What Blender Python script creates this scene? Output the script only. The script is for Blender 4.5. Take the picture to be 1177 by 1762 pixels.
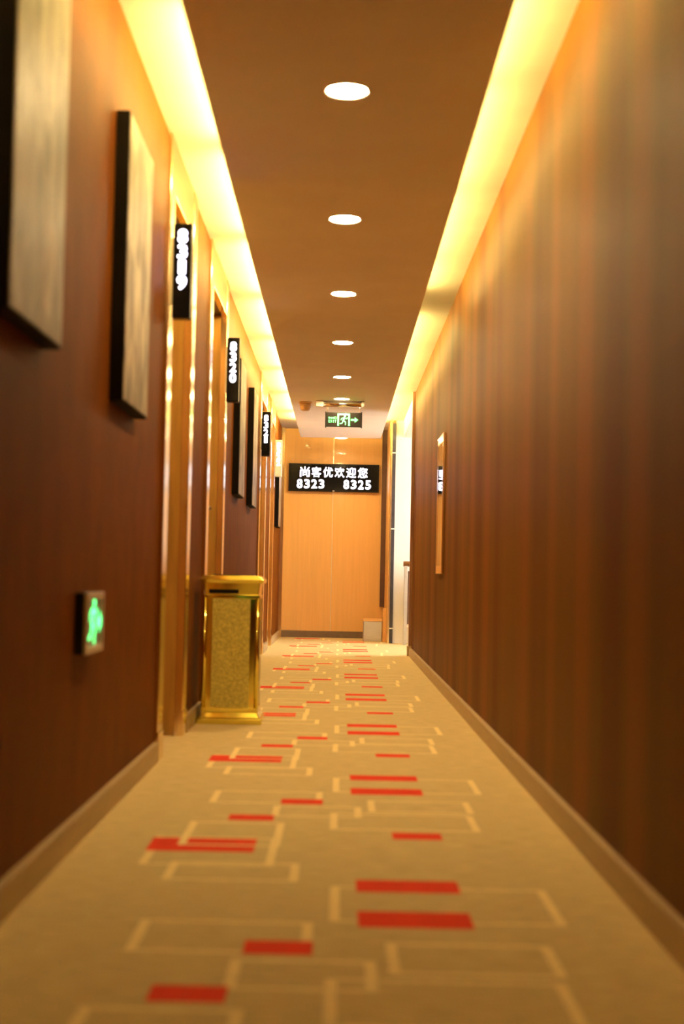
import bpy, bmesh, math, random
from mathutils import Matrix, Vector

random.seed(7)
SC = bpy.context.scene
for o in list(bpy.data.objects):
    bpy.data.objects.remove(o, do_unlink=True)
COL = SC.collection

# ------------------------------------------------------------------ camera
CAM_H = 0.66
PITCH, YAW, ROLL = 0.0449, 0.0014, 0.0201
cd = bpy.data.cameras.new('camera')
cam = bpy.data.objects.new('camera', cd)
COL.objects.link(cam)
cd.sensor_fit = 'VERTICAL'
cd.sensor_height = 36.0
cd.sensor_width = 24.0
cd.lens = 50.0
cd.clip_start = 0.05
F = Vector((math.sin(YAW) * math.cos(PITCH), math.cos(YAW) * math.cos(PITCH), math.sin(PITCH)))
Rt = F.cross(Vector((0, 0, 1))).normalized()
Up = Rt.cross(F)
R2 = math.cos(ROLL) * Rt + math.sin(ROLL) * Up
U2 = -math.sin(ROLL) * Rt + math.cos(ROLL) * Up
M = Matrix((R2, U2, -F)).transposed().to_4x4()
M.translation = (0, 0, CAM_H)
cam.matrix_world = M
cd.dof.use_dof = True
cd.dof.focus_distance = 13.0
cd.dof.aperture_fstop = 2.6
SC.camera = cam

# ------------------------------------------------------------------ world, daylight, exposure
w = bpy.data.worlds.new('world')
SC.world = w
w.use_nodes = True
w.node_tree.nodes['Background'].inputs[0].default_value = (0.85, 0.92, 1.0, 1)
w.node_tree.nodes['Background'].inputs[1].default_value = 3.0
SC.view_settings.view_transform = 'Standard'
SC.view_settings.look = 'None'
SC.view_settings.exposure = 0.65
SC.view_settings.gamma = 1.0
SC.view_settings.use_curve_mapping = False
SC.cycles.max_bounces = 10
SC.cycles.diffuse_bounces = 6
SC.cycles.glossy_bounces = 5
SC.cycles.sample_clamp_indirect = 6.0
SC.cycles.use_denoising = True

# daylight entering by the unseen window added to the side hall (just outside its panes)
al = bpy.data.lights.new('window_daylight', 'AREA')
al.shape = 'RECTANGLE'
al.size, al.size_y = 1.5, 1.2
al.energy = 58
al.color = (1.0, 0.95, 0.90)
alo = bpy.data.objects.new('window_daylight', al)
COL.objects.link(alo)
alo.location = (2.85, 12.95, 1.35)
alo.rotation_euler = (0, math.radians(90), 0)

COVE_COLOR, COVE_POWER = (1.0, 0.74, 0.23), 108.0
DOWN_COLOR, DOWN_POWER = (1.0, 0.70, 0.32), 275.0

# ------------------------------------------------------------------ dimensions
XL, XR = -0.635, 0.620          # corridor walls
ZC, ZP = 2.227, 2.050           # upper ceiling, underside of dropped panel
PXL, PXR = -0.4126, 0.397       # dropped panel edges
Y0, YF = -2.2, 15.2             # back and far wall
YE = 12.0                       # right wall ends, side hall opens
YW = 14.2                       # white wall of the side hall

# ------------------------------------------------------------------ helpers
def new_mat(name):
    m = bpy.data.materials.new(name)
    m.use_nodes = True
    nt = m.node_tree
    return m, nt, nt.nodes['Principled BSDF']

def mat(name, color, rough=0.6, metal=0.0, var=0.12, scale=30.0, stretch=(1, 1, 1), bump=0.0, bscale=None, coat=0.0, spec=0.5):
    """plain procedural material: noise colour variation + fine bump"""
    m, nt, b = new_mat(name)
    N, L = nt.nodes, nt.links
    tc = N.new('ShaderNodeTexCoord')
    mp = N.new('ShaderNodeMapping')
    mp.inputs['Scale'].default_value = stretch
    L.new(tc.outputs['Object'], mp.inputs[0])
    nz = N.new('ShaderNodeTexNoise')
    nz.inputs['Scale'].default_value = scale
    nz.inputs['Detail'].default_value = 4
    L.new(mp.outputs[0], nz.inputs['Vector'])
    cr = N.new('ShaderNodeValToRGB')
    cr.color_ramp.elements[0].position = 0.3
    cr.color_ramp.elements[1].position = 0.7
    cr.color_ramp.elements[0].color = [c * (1 - var) for c in color] + [1]
    cr.color_ramp.elements[1].color = [min(1, c * (1 + var)) for c in color] + [1]
    L.new(nz.outputs[0], cr.inputs[0])
    L.new(cr.outputs[0], b.inputs['Base Color'])
    b.inputs['Roughness'].default_value = rough
    b.inputs['Metallic'].default_value = metal
    b.inputs['Specular IOR Level'].default_value = spec
    b.inputs['Coat Weight'].default_value = coat
    b.inputs['Coat Roughness'].default_value = 0.05
    if bump:
        n2 = N.new('ShaderNodeTexNoise')
        n2.inputs['Scale'].default_value = bscale or scale * 6
        n2.inputs['Detail'].default_value = 3
        L.new(mp.outputs[0], n2.inputs['Vector'])
        bp = N.new('ShaderNodeBump')
        bp.inputs['Strength'].default_value = bump
        bp.inputs['Distance'].default_value = 0.002
        L.new(n2.outputs[0], bp.inputs['Height'])
        L.new(bp.outputs[0], b.inputs['Normal'])
    return m

def emit(name, color, strength):
    m, nt, b = new_mat(name)
    b.inputs['Base Color'].default_value = (*color, 1)
    b.inputs['Emission Color'].default_value = (*color, 1)
    b.inputs['Emission Strength'].default_value = strength
    return m

def stripes_mat(name, base, dark, green, rough=0.5):
    """vertical-striped woven wallpaper; stripes run along the wall's length (y)"""
    m, nt, b = new_mat(name)
    N, L = nt.nodes, nt.links
    tc = N.new('ShaderNodeTexCoord')
    mp = N.new('ShaderNodeMapping')
    mp.inputs['Scale'].default_value = (0.0, 1.0, 0.0)
    L.new(tc.outputs['Object'], mp.inputs[0])
    n1 = N.new('ShaderNodeTexNoise'); n1.inputs['Scale'].default_value = 2.6; n1.inputs['Detail'].default_value = 1.0
    L.new(mp.outputs[0], n1.inputs['Vector'])
    cr = N.new('ShaderNodeValToRGB')
    cr.color_ramp.elements[0].position = 0.36; cr.color_ramp.elements[0].color = (*dark, 1)
    cr.color_ramp.elements[1].position = 0.62; cr.color_ramp.elements[1].color = (*base, 1)
    e = cr.color_ramp.elements.new(0.47); e.color = (*green, 1)
    L.new(n1.outputs[0], cr.inputs[0])
    # fine horizontal weave
    mp2 = N.new('ShaderNodeMapping'); mp2.inputs['Scale'].default_value = (1, 30, 160)
    L.new(tc.outputs['Object'], mp2.inputs[0])
    n2 = N.new('ShaderNodeTexNoise'); n2.inputs['Scale'].default_value = 1.5; n2.inputs['Detail'].default_value = 3
    L.new(mp2.outputs[0], n2.inputs['Vector'])
    mx = N.new('ShaderNodeMixRGB'); mx.blend_type = 'MULTIPLY'; mx.inputs[0].default_value = 0.35
    L.new(cr.outputs[0], mx.inputs[1]); L.new(n2.outputs[0], mx.inputs[2])
    L.new(mx.outputs[0], b.inputs['Base Color'])
    bp = N.new('ShaderNodeBump'); bp.inputs['Strength'].default_value = 0.2; bp.inputs['Distance'].default_value = 0.002
    L.new(n2.outputs[0], bp.inputs['Height']); L.new(bp.outputs[0], b.inputs['Normal'])
    b.inputs['Roughness'].default_value = rough
    b.inputs['Specular IOR Level'].default_value = 0.035
    return m

def art_mat(name, seed):
    """washed sepia abstract landscape print"""
    m, nt, b = new_mat(name)
    N, L = nt.nodes, nt.links
    tc = N.new('ShaderNodeTexCoord')
    mp = N.new('ShaderNodeMapping')
    mp.inputs['Location'].default_value = (seed * 3.1, seed * 1.7, seed)
    mp.inputs['Scale'].default_value = (1, 3.5, 1.8)
    L.new(tc.outputs['Object'], mp.inputs[0])
    n = N.new('ShaderNodeTexNoise'); n.inputs['Scale'].default_value = 2.6; n.inputs['Detail'].default_value = 6
    n.inputs['Distortion'].default_value = 0.8
    L.new(mp.outputs[0], n.inputs['Vector'])
    cr = N.new('ShaderNodeValToRGB')
    els = cr.color_ramp.elements
    els[0].position = 0.36; els[0].color = (0.065, 0.042, 0.020, 1)
    els[1].position = 0.66; els[1].color = (0.40, 0.31, 0.20, 1)
    e = els.new(0.5); e.color = (0.20, 0.145, 0.088, 1)
    L.new(n.outputs[0], cr.inputs[0])
    L.new(cr.outputs[0], b.inputs['Base Color'])
    b.inputs['Roughness'].default_value = 0.45
    return m

def add_box(bm, x0, x1, y0, y1, z0, z1, mi=0):
    vs = [bm.verts.new(p) for p in ((x0, y0, z0), (x1, y0, z0), (x1, y1, z0), (x0, y1, z0),
                                    (x0, y0, z1), (x1, y0, z1), (x1, y1, z1), (x0, y1, z1))]
    for f in ((3, 2, 1, 0), (4, 5, 6, 7), (0, 1, 5, 4), (1, 2, 6, 5), (2, 3, 7, 6), (3, 0, 4, 7)):
        fc = bm.faces.new([vs[i] for i in f]); fc.material_index = mi
    return vs

def obj(name, bm, m, parent=None, smooth=False, bevel=0.0):
    if bevel:
        bmesh.ops.bevel(bm, geom=list(bm.edges), offset=bevel, segments=2, affect='EDGES', profile=0.5)
    me = bpy.data.meshes.new(name)
    bm.to_mesh(me); bm.free()
    if isinstance(m, (list, tuple)):
        for q in m: me.materials.append(q)
    else:
        me.materials.append(m)
    if smooth:
        for p in me.polygons: p.use_smooth = True
    o = bpy.data.objects.new(name, me)
    COL.objects.link(o)
    if parent is not None:
        o.parent = parent
        o.matrix_parent_inverse = Matrix.Identity(4)
    return o

def box(name, dims, m, parent=None, bevel=0.0):
    bm = bmesh.new()
    add_box(bm, *dims)
    return obj(name, bm, m, parent, bevel=bevel)

def boxes(name, lst, m, parent=None):
    bm = bmesh.new()
    for d in lst: add_box(bm, *d)
    return obj(name, bm, m, parent)

def tag(o, label=None, cat=None, group=None, kind=None):
    if label: o['label'] = label
    if cat: o['category'] = cat
    if group: o['group'] = group
    if kind: o['kind'] = kind
    return o

def empty(name, loc, label=None, cat=None, group=None, kind=None):
    o = bpy.data.objects.new(name, None)
    o.empty_display_size = 0.05
    o.location = loc
    COL.objects.link(o)
    return tag(o, label, cat, group, kind)

def lathe(bm, prof, seg=32, cx=0, cy=0, cz=0):
    rings = []
    for r, z in prof:
        if r < 1e-6:
            rings.append([bm.verts.new((cx, cy, cz + z))])
        else:
            rings.append([bm.verts.new((cx + r * math.cos(2 * math.pi * i / seg), cy + r * math.sin(2 * math.pi * i / seg), cz + z)) for i in range(seg)])
    for a, b_ in zip(rings, rings[1:]):
        for i in range(seg):
            j = (i + 1) % seg
            if len(a) == 1 and len(b_) == 1: continue
            if len(a) == 1: bm.faces.new((a[0], b_[j], b_[i]))
            elif len(b_) == 1: bm.faces.new((a[i], a[j], b_[0]))
            else: bm.faces.new((a[i], a[j], b_[j], b_[i]))
    bmesh.ops.recalc_face_normals(bm, faces=list(bm.faces))

def tube(bm, p0, p1, r, seg=10):
    p0, p1 = Vector(p0), Vector(p1)
    ax = (p1 - p0).normalized()
    u = ax.orthogonal().normalized(); v = ax.cross(u)
    A = [bm.verts.new(p0 + r * (math.cos(2 * math.pi * i / seg) * u + math.sin(2 * math.pi * i / seg) * v)) for i in range(seg)]
    B = [bm.verts.new(p1 + r * (math.cos(2 * math.pi * i / seg) * u + math.sin(2 * math.pi * i / seg) * v)) for i in range(seg)]
    for i in range(seg):
        bm.faces.new((A[i], A[(i + 1) % seg], B[(i + 1) % seg], B[i]))
    bm.faces.new(list(reversed(A))); bm.faces.new(B)

def frustum(bm, x0, x1, y0, y1, z0, z1, ins):
    """box whose top is inset by ins"""
    vs = add_box(bm, x0, x1, y0, y1, z0, z1)
    for v, (sx, sy) in zip(vs[4:], ((1, 1), (-1, 1), (-1, -1), (1, -1))):
        v.co.x += sx * ins; v.co.y += sy * ins

def glyph(txt, height, width, bold=0.0):
    """mesh of a text, scaled into width x height (x right, y up, centred), as vertex/face lists"""
    cu = bpy.data.curves.new('lettering', 'FONT')
    cu.body = txt
    cu.offset = bold
    cu.resolution_u = 3
    ob = bpy.data.objects.new('lettering', cu)
    COL.objects.link(ob)
    dg = bpy.context.evaluated_depsgraph_get()
    me = bpy.data.meshes.new_from_object(ob.evaluated_get(dg))
    vs = [v.co.copy() for v in me.vertices]
    fs = [list(p.vertices) for p in me.polygons]
    bpy.data.objects.remove(ob); bpy.data.curves.remove(cu); bpy.data.meshes.remove(me)
    if not vs: return [], []
    x0, x1 = min(v.x for v in vs), max(v.x for v in vs)
    y0, y1 = min(v.y for v in vs), max(v.y for v in vs)
    sx = width / max(1e-6, x1 - x0) if width else height / (y1 - y0)
    sy = height / max(1e-6, y1 - y0)
    return [((v.x - (x0 + x1) / 2) * sx, (v.y - (y0 + y1) / 2) * sy) for v in vs], fs

def print_flat(bm, shape, cx, cz, y, bold=0.0):
    """put a flat lettering shape on a plane facing -y"""
    vs, fs = shape
    offs = [(0, 0)] + ([(bold * math.cos(k * math.pi / 4), bold * math.sin(k * math.pi / 4)) for k in range(8)] if bold else [])
    for n_, (ox, oz) in enumerate(offs):
        V = [bm.verts.new((cx + a + ox, y - n_ * 2e-5, cz + b + oz)) for a, b in vs]
        for f in fs:
            try: bm.faces.new([V[i] for i in f])
            except ValueError: pass

# ------------------------------------------------------------------ materials
M_wall_l = mat('brown_wallpaper', (0.152, 0.044, 0.004), 0.55, var=0.14, scale=9, stretch=(1, 1, 0.5), bump=0.15, bscale=300, spec=0.035)
M_wall_r = stripes_mat('striped_wallpaper', (0.225, 0.078, 0.010), (0.138, 0.042, 0.005), (0.160, 0.068, 0.006))
M_ceil = mat('white_ceiling_paint', (0.84, 0.80, 0.74), 0.75, var=0.03, scale=4)
M_ceil_up = mat('cream_cove_paint', (0.50, 0.46, 0.38), 0.8, var=0.05, scale=5)
M_carpet = mat('tan_carpet', (0.62, 0.50, 0.26), 0.95, var=0.16, scale=60, stretch=(0.25, 1.6, 1), bump=0.5, bscale=500, spec=0.1)
M_cream = mat('cream_carpet_line', (0.90, 0.74, 0.38), 0.95, var=0.1, scale=60, bump=0.5, bscale=500, spec=0.1)
M_red = mat('red_carpet_bar', (0.78, 0.060, 0.030), 0.95, var=0.15, scale=80, stretch=(0.2, 3, 1), bump=0.5, bscale=500, spec=0.1)
M_base = mat('tan_baseboard', (0.44, 0.32, 0.16), 0.45, var=0.1, scale=20, stretch=(1, 0.2, 4))
M_gold = mat('champagne_metal', (0.86, 0.66, 0.40), 0.17, metal=1.0, var=0.05, scale=12)
M_jamb = mat('honey_wood', (0.43, 0.23, 0.045), 0.35, var=0.16, scale=10, stretch=(4, 4, 0.4), coat=0.2)
M_leaf = mat('door_veneer', (0.36, 0.18, 0.06), 0.35, var=0.16, scale=10, stretch=(4, 4, 0.4), coat=0.2)
M_orange = mat('orange_veneer', (0.78, 0.47, 0.16), 0.38, var=0.04, scale=9, stretch=(5, 5, 0.25), coat=0.15)
M_seam = mat('pale_metal_strip', (0.80, 0.68, 0.48), 0.3, metal=0.6, var=0.05)
M_dark = mat('dark_brown_trim', (0.10, 0.045, 0.025), 0.5, var=0.12, scale=15)
M_post = mat('brown_wood_trim', (0.26, 0.125, 0.055), 0.4, var=0.14, scale=12, stretch=(4, 4, 0.4))
M_grey_base = mat('grey_brown_skirting', (0.17, 0.12, 0.075), 0.5, var=0.1)
M_black = mat('black_lacquer', (0.008, 0.007, 0.006), 0.35, var=0.2, scale=15, spec=0.15)
M_frame_blk = mat('black_canvas_edge', (0.006, 0.004, 0.003), 0.7, var=0.2, scale=15, spec=0.1)
M_screen = mat('black_glass', (0.006, 0.006, 0.008), 0.12, var=0.2, spec=0.12)
M_pale = mat('pale_cap_sidelit_sign', (0.62, 0.68, 0.64), 0.35, var=0.05)  # plain plastic on the bar cap; on the last sign it paints side light
M_white = mat('white_plaster', (0.86, 0.83, 0.78), 0.7, var=0.02, scale=5)
M_steel = mat('brushed_steel', (0.62, 0.61, 0.58), 0.3, metal=1.0, var=0.1, scale=8, stretch=(1, 1, 40))
M_alu = mat('bright_aluminium', (0.86, 0.86, 0.90), 0.12, metal=1.0, var=0.03)
M_binGold = mat('polished_gold', (0.82, 0.72, 0.17), 0.10, metal=1.0, var=0.05, scale=6)
M_stone = mat('speckled_granite', (0.56, 0.48, 0.11), 0.35, var=0.28, scale=75, spec=0.4)
M_beige = mat('beige_plastic', (0.72, 0.52, 0.33), 0.5, var=0.04)
M_tile = mat('dark_tile', (0.045, 0.042, 0.055), 0.25, var=0.2)
M_grout = mat('white_joint', (0.80, 0.78, 0.74), 0.6, var=0.04)
M_silver = mat('silver_frame', (0.85, 0.80, 0.72), 0.35, metal=0.7, var=0.06)
M_frost = mat('frosted_panel', (0.30, 0.34, 0.28), 0.4, var=0.06)
M_glass, _nt, _b = new_mat('picture_glass')
_b.inputs['Base Color'].default_value = (1, 1, 1, 1); _b.inputs['Roughness'].default_value = 0.02
_b.inputs['Transmission Weight'].default_value = 1.0; _b.inputs['IOR'].default_value = 1.45
E_led = emit('white_led', (0.80, 0.80, 1.0), 3.6)
E_green = emit('green_sign_light', (0.05, 0.80, 0.16), 1.6)
E_green_w = emit('green_low_sign_light', (0.10, 0.95, 0.24), 2.2)
E_cove = emit('cove_tube_glow', COVE_COLOR, COVE_POWER)
E_cove_r = emit('cove_tube_glow_weaker', COVE_COLOR, COVE_POWER * 0.46)
E_down = emit('downlight_glow', DOWN_COLOR, DOWN_POWER)

# ================================================================== SETTING
# ---- floor: one carpet mesh, pattern cut into its faces
P = 1.63
lines = [(-.362, -.035, 2.51, 2.74), (-.172, .077, 2.295, 2.475), (-.380, -.130, 1.86, 2.19), (-.442, -.135, 3.25, 3.60),
         (-.370, -.075, 3.095, 3.29), (-.005, .452, 2.75, 3.06), (.097, .395, 2.395, 2.60), (-.010, .385, 2.11, 2.365)]
reds = [(-.155, -.033, 2.505, 2.60), (-.285, -.163, 2.22, 2.31), (-.447, -.190, 3.41, 3.58), (.050, .270, 3.01, 3.13),
        (.050, .270, 2.71, 2.84), (.150, .276, 3.615, 3.71)]
over = [(-.380, -.130, 1.86, 2.19)]      # its line is woven over the long red bar
SW, TW = 0.020, 0.014
def frame_rects(r):
    x0, x1, y0, y1 = r
    return [(x0, x0 + SW, y0, y1), (x1 - SW, x1, y0, y1), (x0, x1, y0, y0 + TW), (x0, x1, y1 - TW, y1)]
def make_floor():
    cells = []                       # (rect, material) in paint order
    for k in range(-3, 9):
        s = k * P
        sh = lambda r: (r[0], r[1], r[2] + s, r[3] + s)
        for r in lines: cells += [(sh(q), 1) for q in frame_rects(r)]
        for r in reds: cells.append((sh(r), 2))
        for r in over: cells += [(sh(q), 1) for q in frame_rects(r)]
    cells = [c for c in cells if c[0][2] > Y0 + 0.05 and c[0][3] < YF - 0.1]
    bm = bmesh.new()
    # bands along y so that the grid stays small: cut the corridor at every pattern y
    ys = sorted({round(v, 4) for c in cells for v in (c[0][2], c[0][3])} | {Y0, YF})
    cache = {}
    def vert(x, y):
        k = (round(x, 4), round(y, 4))
        if k not in cache: cache[k] = bm.verts.new((x, y, 0))
        return cache[k]
    for ya, yb in zip(ys, ys[1:]):
        ym = (ya + yb) / 2
        act = [c for c in cells if c[0][2] < ym < c[0][3]]
        xs = sorted({round(v, 4) for c in act for v in (c[0][0], c[0][1])} | {XL - 0.13, XR})
        for xa, xb in zip(xs, xs[1:]):
            xm = (xa + xb) / 2
            mi = 0
            for r, m_ in act:
                if r[0] < xm < r[1]: mi = m_
            f = bm.faces.new((vert(xa, ya), vert(xb, ya), vert(xb, yb), vert(xa, yb)))
            f.material_index = mi
    f = bm.faces.new([bm.verts.new(p) for p in ((XR, YE, 0), (2.7, YE, 0), (2.7, YW + 0.1, 0), (XR, YW + 0.1, 0))])
    return obj('floor', bm, [M_carpet, M_cream, M_red])
fl = tag(make_floor(), 'tan carpet woven with cream rectangle outlines and red bars', 'floor', kind='structure')

# ---- left wall with four door openings
DOORS = [(5.00, 5.92), (6.60, 7.65), (10.90, 11.90), (12.55, 13.35)]
DH = 2.035                         # head of the openings
segs, y = [], Y0
for a, b_ in DOORS:
    segs.append((y, a)); y = b_
segs.append((y, YF))
WT = 0.14
wl = boxes('wall_left', [(XL - WT, XL, a, b_, 0, ZC) for a, b_ in segs], M_wall_l)
tag(wl, 'dark brown papered corridor wall with door openings', 'wall', kind='structure')
bl = boxes('baseboard_left', [(XL, XL + 0.020, a, b_, 0, 0.067) for a, b_ in segs], M_base)
tag(bl, 'low tan baseboard along the left wall', 'baseboard', kind='structure')

# ---- right wall
wr = box('wall_right', (XR, XR + 0.12, Y0, YE, 0, ZC), M_wall_r)
tag(wr, 'long brown wall with vertical striped wallpaper', 'wall', kind='structure')
br = box('baseboard_right', (XR - 0.020, XR, Y0, YE - 0.06, 0, 0.067), M_base)
tag(br, 'low tan baseboard along the right wall', 'baseboard', kind='structure')
t1 = empty('trim_1', (XR, YE, 0), 'brown wooden edge post where the right wall ends', 'trim', kind='structure')
box('edge_board', (-0.024, 0.128, -0.05, 0.014, 0.0, ZC), M_post, t1, bevel=0.003)
box('plinth_block', (-0.036, 0.0, -0.06, 0.020, 0.0, 0.085), M_base, t1, bevel=0.003)

# ---- ceiling: upper slab and dropped panel with cove tubes
ce = box('ceiling', (XL - WT, XR + 0.12, Y0, YF + 0.1, ZC, ZC + 0.08), M_ceil_up)
tag(ce, 'pale upper ceiling glowing from the cove lights', 'ceiling', kind='structure')
PT = 0.045
dp = box('dropped_panel', (PXL, PXR, Y0 + 0.3, 14.30, ZP, ZP + PT), M_ceil, ce, bevel=0.002)
tubes = []
def cove_run(x, spans, m_):
    for a, b_ in spans:
        bm = bmesh.new()
        tube(bm, (x, a, ZP + PT + 0.048), (x, b_, ZP + PT + 0.048), 0.012)
        obj('cove_tube', bm, m_, dp)
        box('tube_batten', (x - 0.012, x + 0.012, a, b_, ZP + PT, ZP + PT + 0.036), M_white, dp)
def spans(y0, y1, ln, gap, skip=()):
    out = []; y = y0
    while y < y1:
        e = min(y + ln, y1)
        out.append((y, e)); y = e + gap
        for s0, s1 in skip:
            if s0 <= y < s1 or (y < s0 < y + ln):
                out.append((y, s0)); y = s1
    return [(a, b_) for a, b_ in out if b_ - a > 0.1]
cove_run(PXL + 0.023, spans(-1.75, 14.2, 1.20, 0.20), E_cove)
cove_run(PXR - 0.023, spans(-1.7, 14.2, 1.15, 0.08, skip=((7.62, 8.40),)), E_cove_r)

# ---- far wall: two veneer panels with a pale seam
wf = box('wall_far', (XL - WT, 0.60, YF, YF + 0.1, 0, ZC), M_orange)
tag(wf, 'end wall of orange wood veneer panels', 'wall', kind='structure')
SX = -0.079
box('panel', (XL + 0.03, SX - 0.004, YF - 0.012, YF, 0.07, ZC), M_orange, wf, bevel=0.001)
box('panel', (SX + 0.004, 0.49, YF - 0.012, YF, 0.07, ZC), M_orange, wf, bevel=0.001)
box('seam_strip', (SX - 0.004, SX + 0.004, YF - 0.010, YF, 0.07, ZC), M_seam, wf)
bf = box('baseboard_far', (XL, 0.49, YF - 0.022, YF, 0, 0.07), M_grey_base)
tag(bf, 'grey brown baseboard below the orange veneer end wall', 'baseboard', kind='structure')
t2 = box('trim_2', (XL, XL + 0.035, YF - 0.10, YF - 0.022, 0, ZC), M_gold)
tag(t2, 'slim champagne corner strip left of the orange end wall', 'trim', kind='structure')
t3 = box('shade_strip_3', (0.440, 0.490, YF - 0.05, YF - 0.012, 0.34, ZC), M_dark)  # dark strip paints in the shadow of the recess beside the end wall
tag(t3, 'narrow dark red brown strip of painted shade right of the orange end wall', 'trim', kind='structure')

# ---- return wall, tiled column edge and side hall
wre = box('wall_return', (0.490, 0.60, YW + 0.02, YF, 0, ZC), M_orange)
tag(wre, 'short veneered return wall beside the white side hall', 'wall', kind='structure')
col = empty('trim_4', (0.512, YW, 0), 'dark tiled column edge with white joints beside the white wall', 'trim', kind='structure')
z = 0.0
for zt in (0.155, 1.145, 1.905, ZC - 0.02):
    box('tile', (0.0, 0.034, -0.03, 0.02, z, zt - 0.012), M_tile, col, bevel=0.001)
    if zt < 2.1: box('joint', (-0.004, 0.034, -0.033, 0.02, zt - 0.012, zt), M_grout, col)
    z = zt
box('gold_edge', (-0.016, 0.0, -0.035, 0.02, 0.0, ZC - 0.02), M_gold, col)
wb = box('wall_back', (0.546, 2.7, YW, YW + 0.12, 0, ZC), M_white)
tag(wb, 'bright white plaster wall of the side hall', 'wall', kind='structure')
tag(box('wall_side', (XR + 0.12, 2.7, YE - 0.1, YE, 0, ZC), M_white), 'white plaster wall of the side hall facing away', 'wall', kind='structure')
we = boxes('wall_end', [(2.6, 2.7, YE, YW, 0, 0.75), (2.6, 2.7, YE, YW, 1.95, ZC), (2.6, 2.7, YE, 12.2, 0.75, 1.95), (2.6, 2.7, 13.7, YW, 0.75, 1.95)], M_white)
tag(we, 'white end wall of the side hall around the added window', 'wall', kind='structure')
wi = empty('added_window_1', (2.6, 12.95, 0.75), 'unseen white framed window added to light the side hall', 'window', kind='structure')  # invented window, out of view, brings daylight into the side hall
for n_, d in (('window_frame', (0.02, 0.07, -0.75, -0.70, 0, 1.2)), ('window_frame', (0.02, 0.07, 0.70, 0.75, 0, 1.2)), ('window_frame', (0.02, 0.07, -0.70, 0.70, 0, 0.05)),
              ('window_frame', (0.02, 0.07, -0.70, 0.70, 1.15, 1.2)), ('mullion', (0.02, 0.07, -0.02, 0.02, 0.05, 1.15)), ('window_sill', (-0.06, 0.02, -0.8, 0.8, -0.03, 0.0))):
    box(n_, d, M_white, wi)
M_pane = bpy.data.materials.new('window_glass'); M_pane.use_nodes = True
_n, _l = M_pane.node_tree.nodes, M_pane.node_tree.links
_n.remove(_n['Principled BSDF'])
_t = _n.new('ShaderNodeBsdfTransparent'); _g = _n.new('ShaderNodeBsdfGlossy'); _g.inputs['Roughness'].default_value = 0.02
_m = _n.new('ShaderNodeMixShader'); _m.inputs[0].default_value = 0.05
_l.new(_t.outputs[0], _m.inputs[1]); _l.new(_g.outputs[0], _m.inputs[2])
_l.new(_m.outputs[0], _n['Material Output'].inputs[0])
for a, b_ in ((-0.70, -0.02), (0.02, 0.70)):
    box('window_pane', (0.042, 0.048, a, b_, 0.05, 1.15), M_pane, wi)
# ceiling of the side hall, lower than the corridor's, with a fascia towards the corridor
sc_ = boxes('ceiling_side', [(XR + 0.0, 2.7, YE + 0.014, YW, 2.06, ZC)], M_ceil)
tag(sc_, 'lower white ceiling of the side hall', 'ceiling', kind='structure')
tag(box('wall_rear', (XL - WT, XR + 0.12, Y0 - 0.1, Y0, 0, ZC), M_wall_l), 'brown wall closing the corridor behind', 'wall', kind='structure')

# ---- doors
CW = 0.13
CT = 0.014                          # casing stands proud of the wall
def make_door(n, a, b_, hinge_near, label):
    d = empty('door_%d' % n, (XL, a, 0), label, 'door', kind='structure')
    W_ = b_ - a
    box('casing', (-0.02, CT, 0.0, CW, 0, ZC - 0.001), M_gold, d, bevel=0.003)
    box('casing', (-0.02, CT, W_ - CW, W_, 0, ZC - 0.001), M_gold, d, bevel=0.003)
    box('header_panel', (-0.02, CT - 0.003, CW, W_ - CW, DH, ZC - 0.001), M_gold, d, bevel=0.002)
    box('jamb', (-0.12, -0.02, 0.02, CW, 0, DH), M_jamb, d)
    box('jamb', (-0.12, -0.02, W_ - CW, W_ - 0.02, 0, DH), M_jamb, d)
    box('head_jamb', (-0.12, -0.02, CW, W_ - CW, DH, DH + 0.08), M_dark, d)
    for s in (0.0, W_ - CW):         # little skirting sleeve at the foot of each casing
        box('casing_foot', (-0.01, CT + 0.004, s - 0.003, s + CW + 0.003, 0, 0.10), M_gold, d, bevel=0.002)
    leaf = box('door_leaf', (-0.125, -0.085, CW, W_ - CW, 0.005, DH), M_leaf, d, bevel=0.002)
    hy = W_ - CW - 0.07 if hinge_near else CW + 0.07
    s = -1 if hinge_near else 1
    bm = bmesh.new()
    add_box(bm, -0.085, -0.078, hy - 0.025, hy + 0.025, 0.86, 1.10)
    tube(bm, (-0.080, hy, 1.0), (-0.045, hy, 1.0), 0.010)
    tube(bm, (-0.047, hy - s * 0.008, 1.0), (-0.047, hy + s * 0.12, 1.0), 0.009)
    obj('door_handle', bm, M_steel, leaf)
    return d
make_door(1, *DOORS[0], False, 'recessed wooden guest room door in champagne metal casing, nearest on the left')
make_door(2, *DOORS[1], True, 'recessed wooden guest room door just behind the gold bin')
make_door(3, *DOORS[2], False, 'recessed guest room door beyond the two middle wall pictures')
make_door(4, *DOORS[3], True, 'recessed guest room door farthest along the left wall')

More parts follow.
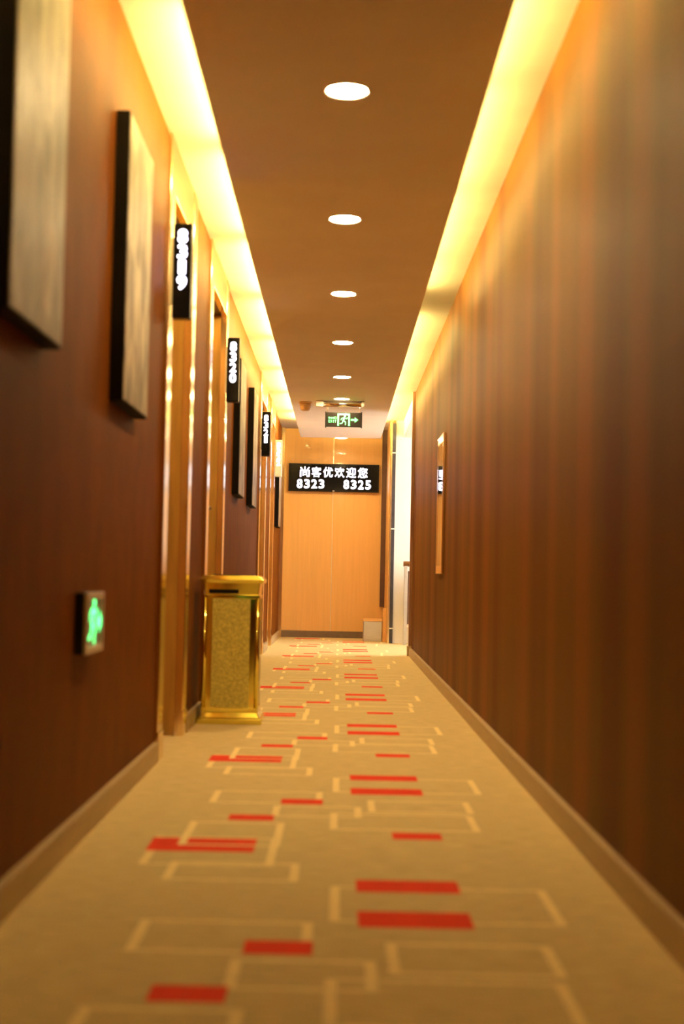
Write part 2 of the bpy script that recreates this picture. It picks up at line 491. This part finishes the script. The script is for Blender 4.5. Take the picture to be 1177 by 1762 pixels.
# ================================================================== THINGS
# ---- downlights
D_lab = ['round recessed ceiling downlight, largest and nearest of the row', 'round ceiling downlight, second from the near end',
         'round ceiling downlight, third from the near end', 'round ceiling downlight, fourth from the near end',
         'round ceiling downlight, fifth from the near end', 'round ceiling downlight just before the hanging exit sign',
         'round ceiling downlight behind the hanging exit sign', 'round ceiling downlight farthest away, near the orange end wall']
for k in range(8):
    yk = 11.12 if k == 5 else 4.02 + 1.468 * k
    d = empty('downlight', (-0.004, yk, ZP), D_lab[k], 'downlight', 'downlights along the dropped ceiling panel')
    bm = bmesh.new(); lathe(bm, [(0.0575, -0.001), (0.062, -0.004), (0.067, -0.003), (0.068, 0.001), (0.0575, 0.001), (0.0575, -0.001)], 40)
    obj('trim_ring', bm, M_white, d, smooth=True)
    bm = bmesh.new(); lathe(bm, [(0.0, -0.0028), (0.05, -0.0026), (0.0572, -0.0006), (0.0572, 0.001), (0.0, 0.001)], 40)
    obj('lens', bm, E_down, d)

# ---- door number signs
def make_sign(yk, digits, label, pale=False):
    s = empty('room_number_sign', (-0.612, yk, 1.565), label, 'sign', 'lit room number signs beside the doors')
    body = M_pale if pale else M_black  # pale body has light from the side opening put into its colour
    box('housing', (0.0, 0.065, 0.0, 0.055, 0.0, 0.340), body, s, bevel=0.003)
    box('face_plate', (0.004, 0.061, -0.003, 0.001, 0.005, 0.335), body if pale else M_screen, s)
    box('bracket', (-0.0095, 0.0, 0.015, 0.040, 0.05, 0.29), M_steel, s)
    bm = bmesh.new()
    for i, c in enumerate(digits):
        cz = 0.340 - 0.048 - i * 0.0555
        wd = 0.026 if c == '1' else 0.035
        print_flat(bm, glyph(c, 0.046, wd - 0.005), 0.0325, cz, -0.0042, 0.0028)
    obj('room_number', bm, E_led, s)
    return s
make_sign(5.02, '8319', 'black vertical sign with lit white number 8319, nearest on the left wall')
make_sign(7.46, '8320', 'black sign with lit white 8320, partly covering the first middle picture')
make_sign(10.86, '8321', 'small black sign with lit white 8321, beyond the middle pictures')
make_sign(13.12, '8322', 'vertical sign with lit white number, pale with painted-in side light, farthest down the wall', pale=True)

# ---- pictures on the left wall
def make_picture(yk, label, seed, ln=0.48):
    p = empty('wall_picture', (XL, yk, 1.125), label, 'picture', 'tall canvas pictures on the left wall')
    box('stretcher', (0.0, 0.037, 0.0, ln, 0.0, 0.80), M_frame_blk, p, bevel=0.002)
    box('canvas', (0.036, 0.040, 0.006, ln - 0.006, 0.006, 0.794), art_mat('sepia_print_%d' % seed, seed), p, bevel=0.001)
make_picture(2.51, 'sepia picture on a thick black stretcher, nearest and cut off by the frame', 1)
make_picture(3.85, 'sepia picture on a thick black stretcher just before the 8319 door', 2)
make_picture(8.30, 'sepia picture just beyond the 8320 sign, first of the middle pair', 3)
make_picture(9.60, 'sepia picture second of the middle pair, before the 8321 sign', 4)
make_picture(13.80, 'black edged picture below the last number sign, farthest on the left wall', 5)

# ---- framed picture on the right wall
p = empty('framed_picture', (XR, 8.40, 0.685), 'gold framed glazed picture on the striped right wall', 'picture')
PW, PH, FW = 0.48, 0.84, 0.05
box('backing', (-0.0112, 0.0, 0.01, PW - 0.01, 0.01, PH - 0.01), M_dark, p)
for d in ((-0.016, 0.0, 0.0, FW, 0, PH), (-0.016, 0.0, PW - FW, PW, 0, PH), (-0.016, 0.0, FW, PW - FW, 0, FW), (-0.016, 0.0, FW, PW - FW, PH - FW, PH)):
    box('frame_bar', d, M_gold, p, bevel=0.003)
box('print', (-0.0122, -0.0112, FW, PW - FW, FW, PH - FW), art_mat('sepia_print_9', 9), p)
box('glass_pane', (-0.0142, -0.0122, FW, PW - FW, FW, PH - FW), M_glass, p)

# ---- LED board on the far wall
YB = YF - 0.060
bd = empty('led_board', (-0.0735, YB, 1.555), 'black LED board with lit white characters and room numbers on the orange wall', 'sign')
BW, BH = 0.482, 0.296
box('housing', (-BW, BW, 0.008, 0.048, 0, BH), M_black, bd, bevel=0.003)
box('screen', (-BW + 0.012, BW - 0.012, 0.004, 0.009, 0.012, BH - 0.012), M_screen, bd)
for d in ((-BW, BW, 0.0, 0.008, 0, 0.012), (-BW, BW, 0.0, 0.008, BH - 0.012, BH), (-BW, -BW + 0.012, 0.0, 0.008, 0.012, BH - 0.012), (BW - 0.012, BW, 0.0, 0.008, 0.012, BH - 0.012)):
    box('bezel', d, M_black, bd)
bm = bmesh.new()
for i, c in enumerate('尚客优欢迎您'):
    print_flat(bm, glyph(c, 0.106, 0.100), -0.362 + 0.052 + i * 0.1235, 0.207, 0.003, 0.0021)
obj('greeting_text', bm, E_led, bd)
for sx in (-0.400, 0.098):
    bm = bmesh.new()
    for i, c in enumerate('8323' if sx < 0 else '8325'):
        print_flat(bm, glyph(c, 0.090, 0.052), sx + 0.037 + i * 0.0775, 0.080, 0.003, 0.0045)
    obj('room_numbers', bm, E_led, bd)
box('sensor', (-0.012, 0.012, -0.002, 0.004, 0.001, 0.011), M_alu, bd)

# ---- hanging exit sign
YX = 11.27
ex = empty('exit_sign', (0.0, YX, ZP), 'black hanging exit sign with green running figure and arrow', 'exit sign')
bm = bmesh.new(); tube(bm, (-0.150, 0, -0.025), (0.170, 0, -0.025), 0.0225, 20)
obj('mounting_bar', bm, M_alu, ex, smooth=True)
bm = bmesh.new(); tube(bm, (0.160, 0, -0.025), (0.176, 0, -0.025), 0.0240, 20)
obj('bar_cap', bm, M_pale, ex)
box('bar_end', (-0.208, -0.150, -0.023, 0.023, -0.049, -0.001), M_white, ex, bevel=0.004)
for x in (-0.115, 0.142):
    bm = bmesh.new(); tube(bm, (x, 0, -0.047), (x, 0, -0.095), 0.003, 8)
    obj('hanger_rod', bm, M_alu, ex)
box('sign_panel', (-0.128, 0.156, -0.008, 0.008, -0.208, -0.092), M_black, ex, bevel=0.001)
for x in (-0.133, 0.152):
    box('end_cap', (x, x + 0.009, -0.011, 0.011, -0.214, -0.086), M_black, ex, bevel=0.001)
def poly(bm, pts, y, cx, cz, s):
    V = [bm.verts.new((cx + a * s, y, cz + b_ * s)) for a, b_ in pts]
    bm.faces.new(V)
def stroke(bm, a, b_, wd, y, cx, cz, s):
    a, b_ = Vector(a), Vector(b_)
    n = (b_ - a).normalized(); t = Vector((-n.y, n.x)) * wd / 2
    poly(bm, [tuple(a + t), tuple(a - t - n * 0), tuple(b_ - t), tuple(b_ + t)], y, cx, cz, s)
def disc(bm, c, r, y, cx, cz, s):
    poly(bm, [(c[0] + r * math.cos(k * math.pi / 8), c[1] + r * math.sin(k * math.pi / 8)) for k in range(16)], y, cx, cz, s)
def running_figure(bm, y, cx, cz, s):
    disc(bm, (0.10, 0.34), 0.085, y, cx, cz, s)
    for a, b_, wd in (((0.06, 0.25), (-0.04, -0.04), 0.15), ((0.07, 0.22), (0.24, 0.12), 0.06), ((0.24, 0.12), (0.30, 0.24), 0.055), ((0.03, 0.22), (-0.17, 0.17), 0.06),
                      ((-0.17, 0.17), (-0.22, 0.02), 0.055), ((-0.02, -0.02), (0.17, -0.13), 0.09), ((0.17, -0.13), (0.14, -0.36), 0.075), ((-0.05, -0.02), (-0.12, -0.22), 0.085),
                      ((-0.12, -0.22), (-0.30, -0.26), 0.07)):
        stroke(bm, a, b_, wd, y, cx, cz, s)
bm = bmesh.new()
yy = -0.0092
cx, cz = 0.014, -0.150
for r in ((-0.050, -0.037, -0.048, 0.050), (0.037, 0.050, -0.048, 0.050), (-0.037, 0.037, 0.036, 0.050)):
    poly(bm, [(r[0], r[2]), (r[1], r[2]), (r[1], r[3]), (r[0], r[3])], yy, cx, cz, 1)
obj('door_symbol', bm, E_green, ex)
bm = bmesh.new(); running_figure(bm, yy - 0.0003, cx, cz - 0.006, 0.100); obj('running_figure', bm, E_green, ex)
bm = bmesh.new()
poly(bm, [(0, -0.007), (0.030, -0.007), (0.030, -0.021), (0.058, 0), (0.030, 0.021), (0.030, 0.007), (0, 0.007)], yy, 0.072, -0.150, 1)
obj('arrow', bm, E_green, ex)
bm = bmesh.new()
for i, c in enumerate('安全出口'):
    print_flat(bm, glyph(c, 0.0165, 0.0145), -0.100 + i * 0.0165, -0.136, yy, 0.0006)
for i, c in enumerate('EXIT'):
    print_flat(bm, glyph(c, 0.020, 0.003 if c == 'I' else 0.0115), -0.100 + i * 0.0165, -0.163, yy, 0.001)
obj('exit_text', bm, E_green, ex)

# ---- smoke detector
sd = empty('smoke_detector', (-0.295, 11.38, ZP), 'small beige cup shaped detector on the ceiling left of the exit sign', 'detector')
bm = bmesh.new(); lathe(bm, [(0.0, 0.0), (0.050, 0.0), (0.052, -0.006), (0.050, -0.012), (0.0, -0.012)], 32)
obj('base_ring', bm, M_beige, sd, smooth=True)
bm = bmesh.new(); lathe(bm, [(0.0, -0.011), (0.047, -0.011), (0.045, -0.035), (0.036, -0.062), (0.026, -0.070), (0.0, -0.072)], 32)
obj('cup', bm, M_beige, sd, smooth=True)

# ---- low exit light on the left wall
lx = empty('low_exit_light', (XL, 3.56, 0.457), 'green lit low level exit light in silver frame on the brown wall', 'exit light')
LW, LH = 0.12, 0.150
box('housing', (0.0, 0.024, -LW, LW, 0.0, LH), M_black, lx, bevel=0.002)
for d in ((0.022, 0.031, -LW, LW, 0, 0.018), (0.022, 0.031, -LW, LW, LH - 0.018, LH), (0.022, 0.031, -LW, -LW + 0.020, 0.018, LH - 0.018), (0.022, 0.031, LW - 0.020, LW, 0.018, LH - 0.018)):
    box('frame_bar', d, M_silver, lx, bevel=0.002)
box('panel', (0.023, 0.0265, -LW + 0.018, LW - 0.018, 0.016, LH - 0.016), M_frost, lx)
bm = bmesh.new(); running_figure(bm, 0, 0, 0, 0.15)
poly(bm, [(0.045, -0.012), (0.075, -0.012), (0.075, -0.030), (0.105, 0), (0.075, 0.030), (0.075, 0.012), (0.045, 0.012)], 0, 0, 0, 1)
for v in bm.verts:                      # lay the flat symbol on the panel (faces the corridor)
    a, b_ = v.co.x, v.co.z
    v.co = Vector((0.0272, a * 1.25 - 0.02, LH / 2 + b_))
obj('running_figure', bm, E_green_w, lx)

# ---- gold litter bin with granite front
bn = empty('litter_bin', (-0.470, 6.405, 0), 'polished gold litter bin with speckled stone front panel against the wall', 'bin')
H2 = 0.125                              # half depth / half width of the body
def ring(name, hw, z0, z1, m, ins=0.0, bevel=0.004, parent=bn):
    bm = bmesh.new(); frustum(bm, -hw, hw, -hw, hw, z0, z1, ins)
    return obj(name, bm, m, parent, bevel=bevel)
ring('base_plinth', 0.144, 0.000, 0.026, M_binGold)
ring('base_moulding', 0.137, 0.026, 0.052, M_binGold, 0.014)
body = ring('body', 0.118, 0.050, 0.556, M_binGold, 0, 0.003)
box('sill_bar', (-0.124, 0.124, -0.124, 0.124, 0.052, 0.072), M_binGold, bn, bevel=0.003)
box('stone_panel', (-0.083, 0.083, -0.123, -0.116, 0.074, 0.548), M_stone, body, bevel=0.001)
for s in (-1, 1):
    box('stone_panel', (s * 0.119 - 0.003, s * 0.119 + 0.003, -0.083, 0.083, 0.074, 0.548), M_stone, body, bevel=0.001)
    bm = bmesh.new(); tube(bm, (s * 0.116, -0.116, 0.07), (s * 0.116, -0.116, 0.555), 0.010, 12); obj('corner_column', bm, M_binGold, body, smooth=True)
ring('shoulder_bar', 0.124, 0.550, 0.568, M_binGold, 0, 0.003)
collar = ring('collar', 0.118, 0.566, 0.622, M_binGold, -0.006, 0.003)
box('slot', (-0.100, 0.030, -0.1235, -0.1150, 0.573, 0.590), M_black, collar)
lid = ring('lid', 0.136, 0.618, 0.634, M_binGold, -0.006, 0.003)
ring('lid_slope', 0.141, 0.633, 0.652, M_binGold, 0.022, 0.003)
bm = bmesh.new(); lathe(bm, [(0.0, 0.652), (0.085, 0.652), (0.090, 0.656), (0.094, 0.656), (0.098, 0.651), (0.0, 0.650)], 32)
obj('ash_tray', bm, M_black, lid, smooth=True)

# ---- steel box in the far corner
sb = empty('steel_box', (0.262, 14.50, 0), 'low grey steel box with wooden top at the foot of the orange wall', 'box')
box('body', (0.0, 0.188, 0.0, 0.40, 0.0, 0.205), M_steel, sb, bevel=0.004)
box('top_board', (-0.006, 0.192, -0.006, 0.405, 0.205, 0.222), M_orange, sb, bevel=0.002)
t5 = box('trim_5', (0.456, 0.489, 14.46, 14.56, 0, 0.34), M_orange)
tag(t5, 'short pale wooden stub post right of the steel box', 'trim', kind='structure')

# ---- stair railing in the side hall
rl = empty('stair_railing', (0.632, 13.95, 0), 'railing with rounded wooden cap in front of the white side hall wall', 'railing')
bm = bmesh.new(); tube(bm, (0.0, 0, 0.79), (1.2, 0, 0.79), 0.026, 16)
obj('handrail', bm, M_post, rl, smooth=True)
for x in (0.025, 0.42, 0.82, 1.18):
    box('post', (x - 0.016, x + 0.016, -0.016, 0.016, 0.0, 0.77), M_steel, rl, bevel=0.002)
for a, b_ in ((0.045, 0.40), (0.44, 0.80), (0.84, 1.16)):
    box('infill_panel', (a, b_, -0.006, 0.006, 0.20, 0.72), M_dark, rl)
    box('lower_rail', (a - 0.01, b_ + 0.01, -0.012, 0.012, 0.17, 0.195), M_seam, rl)
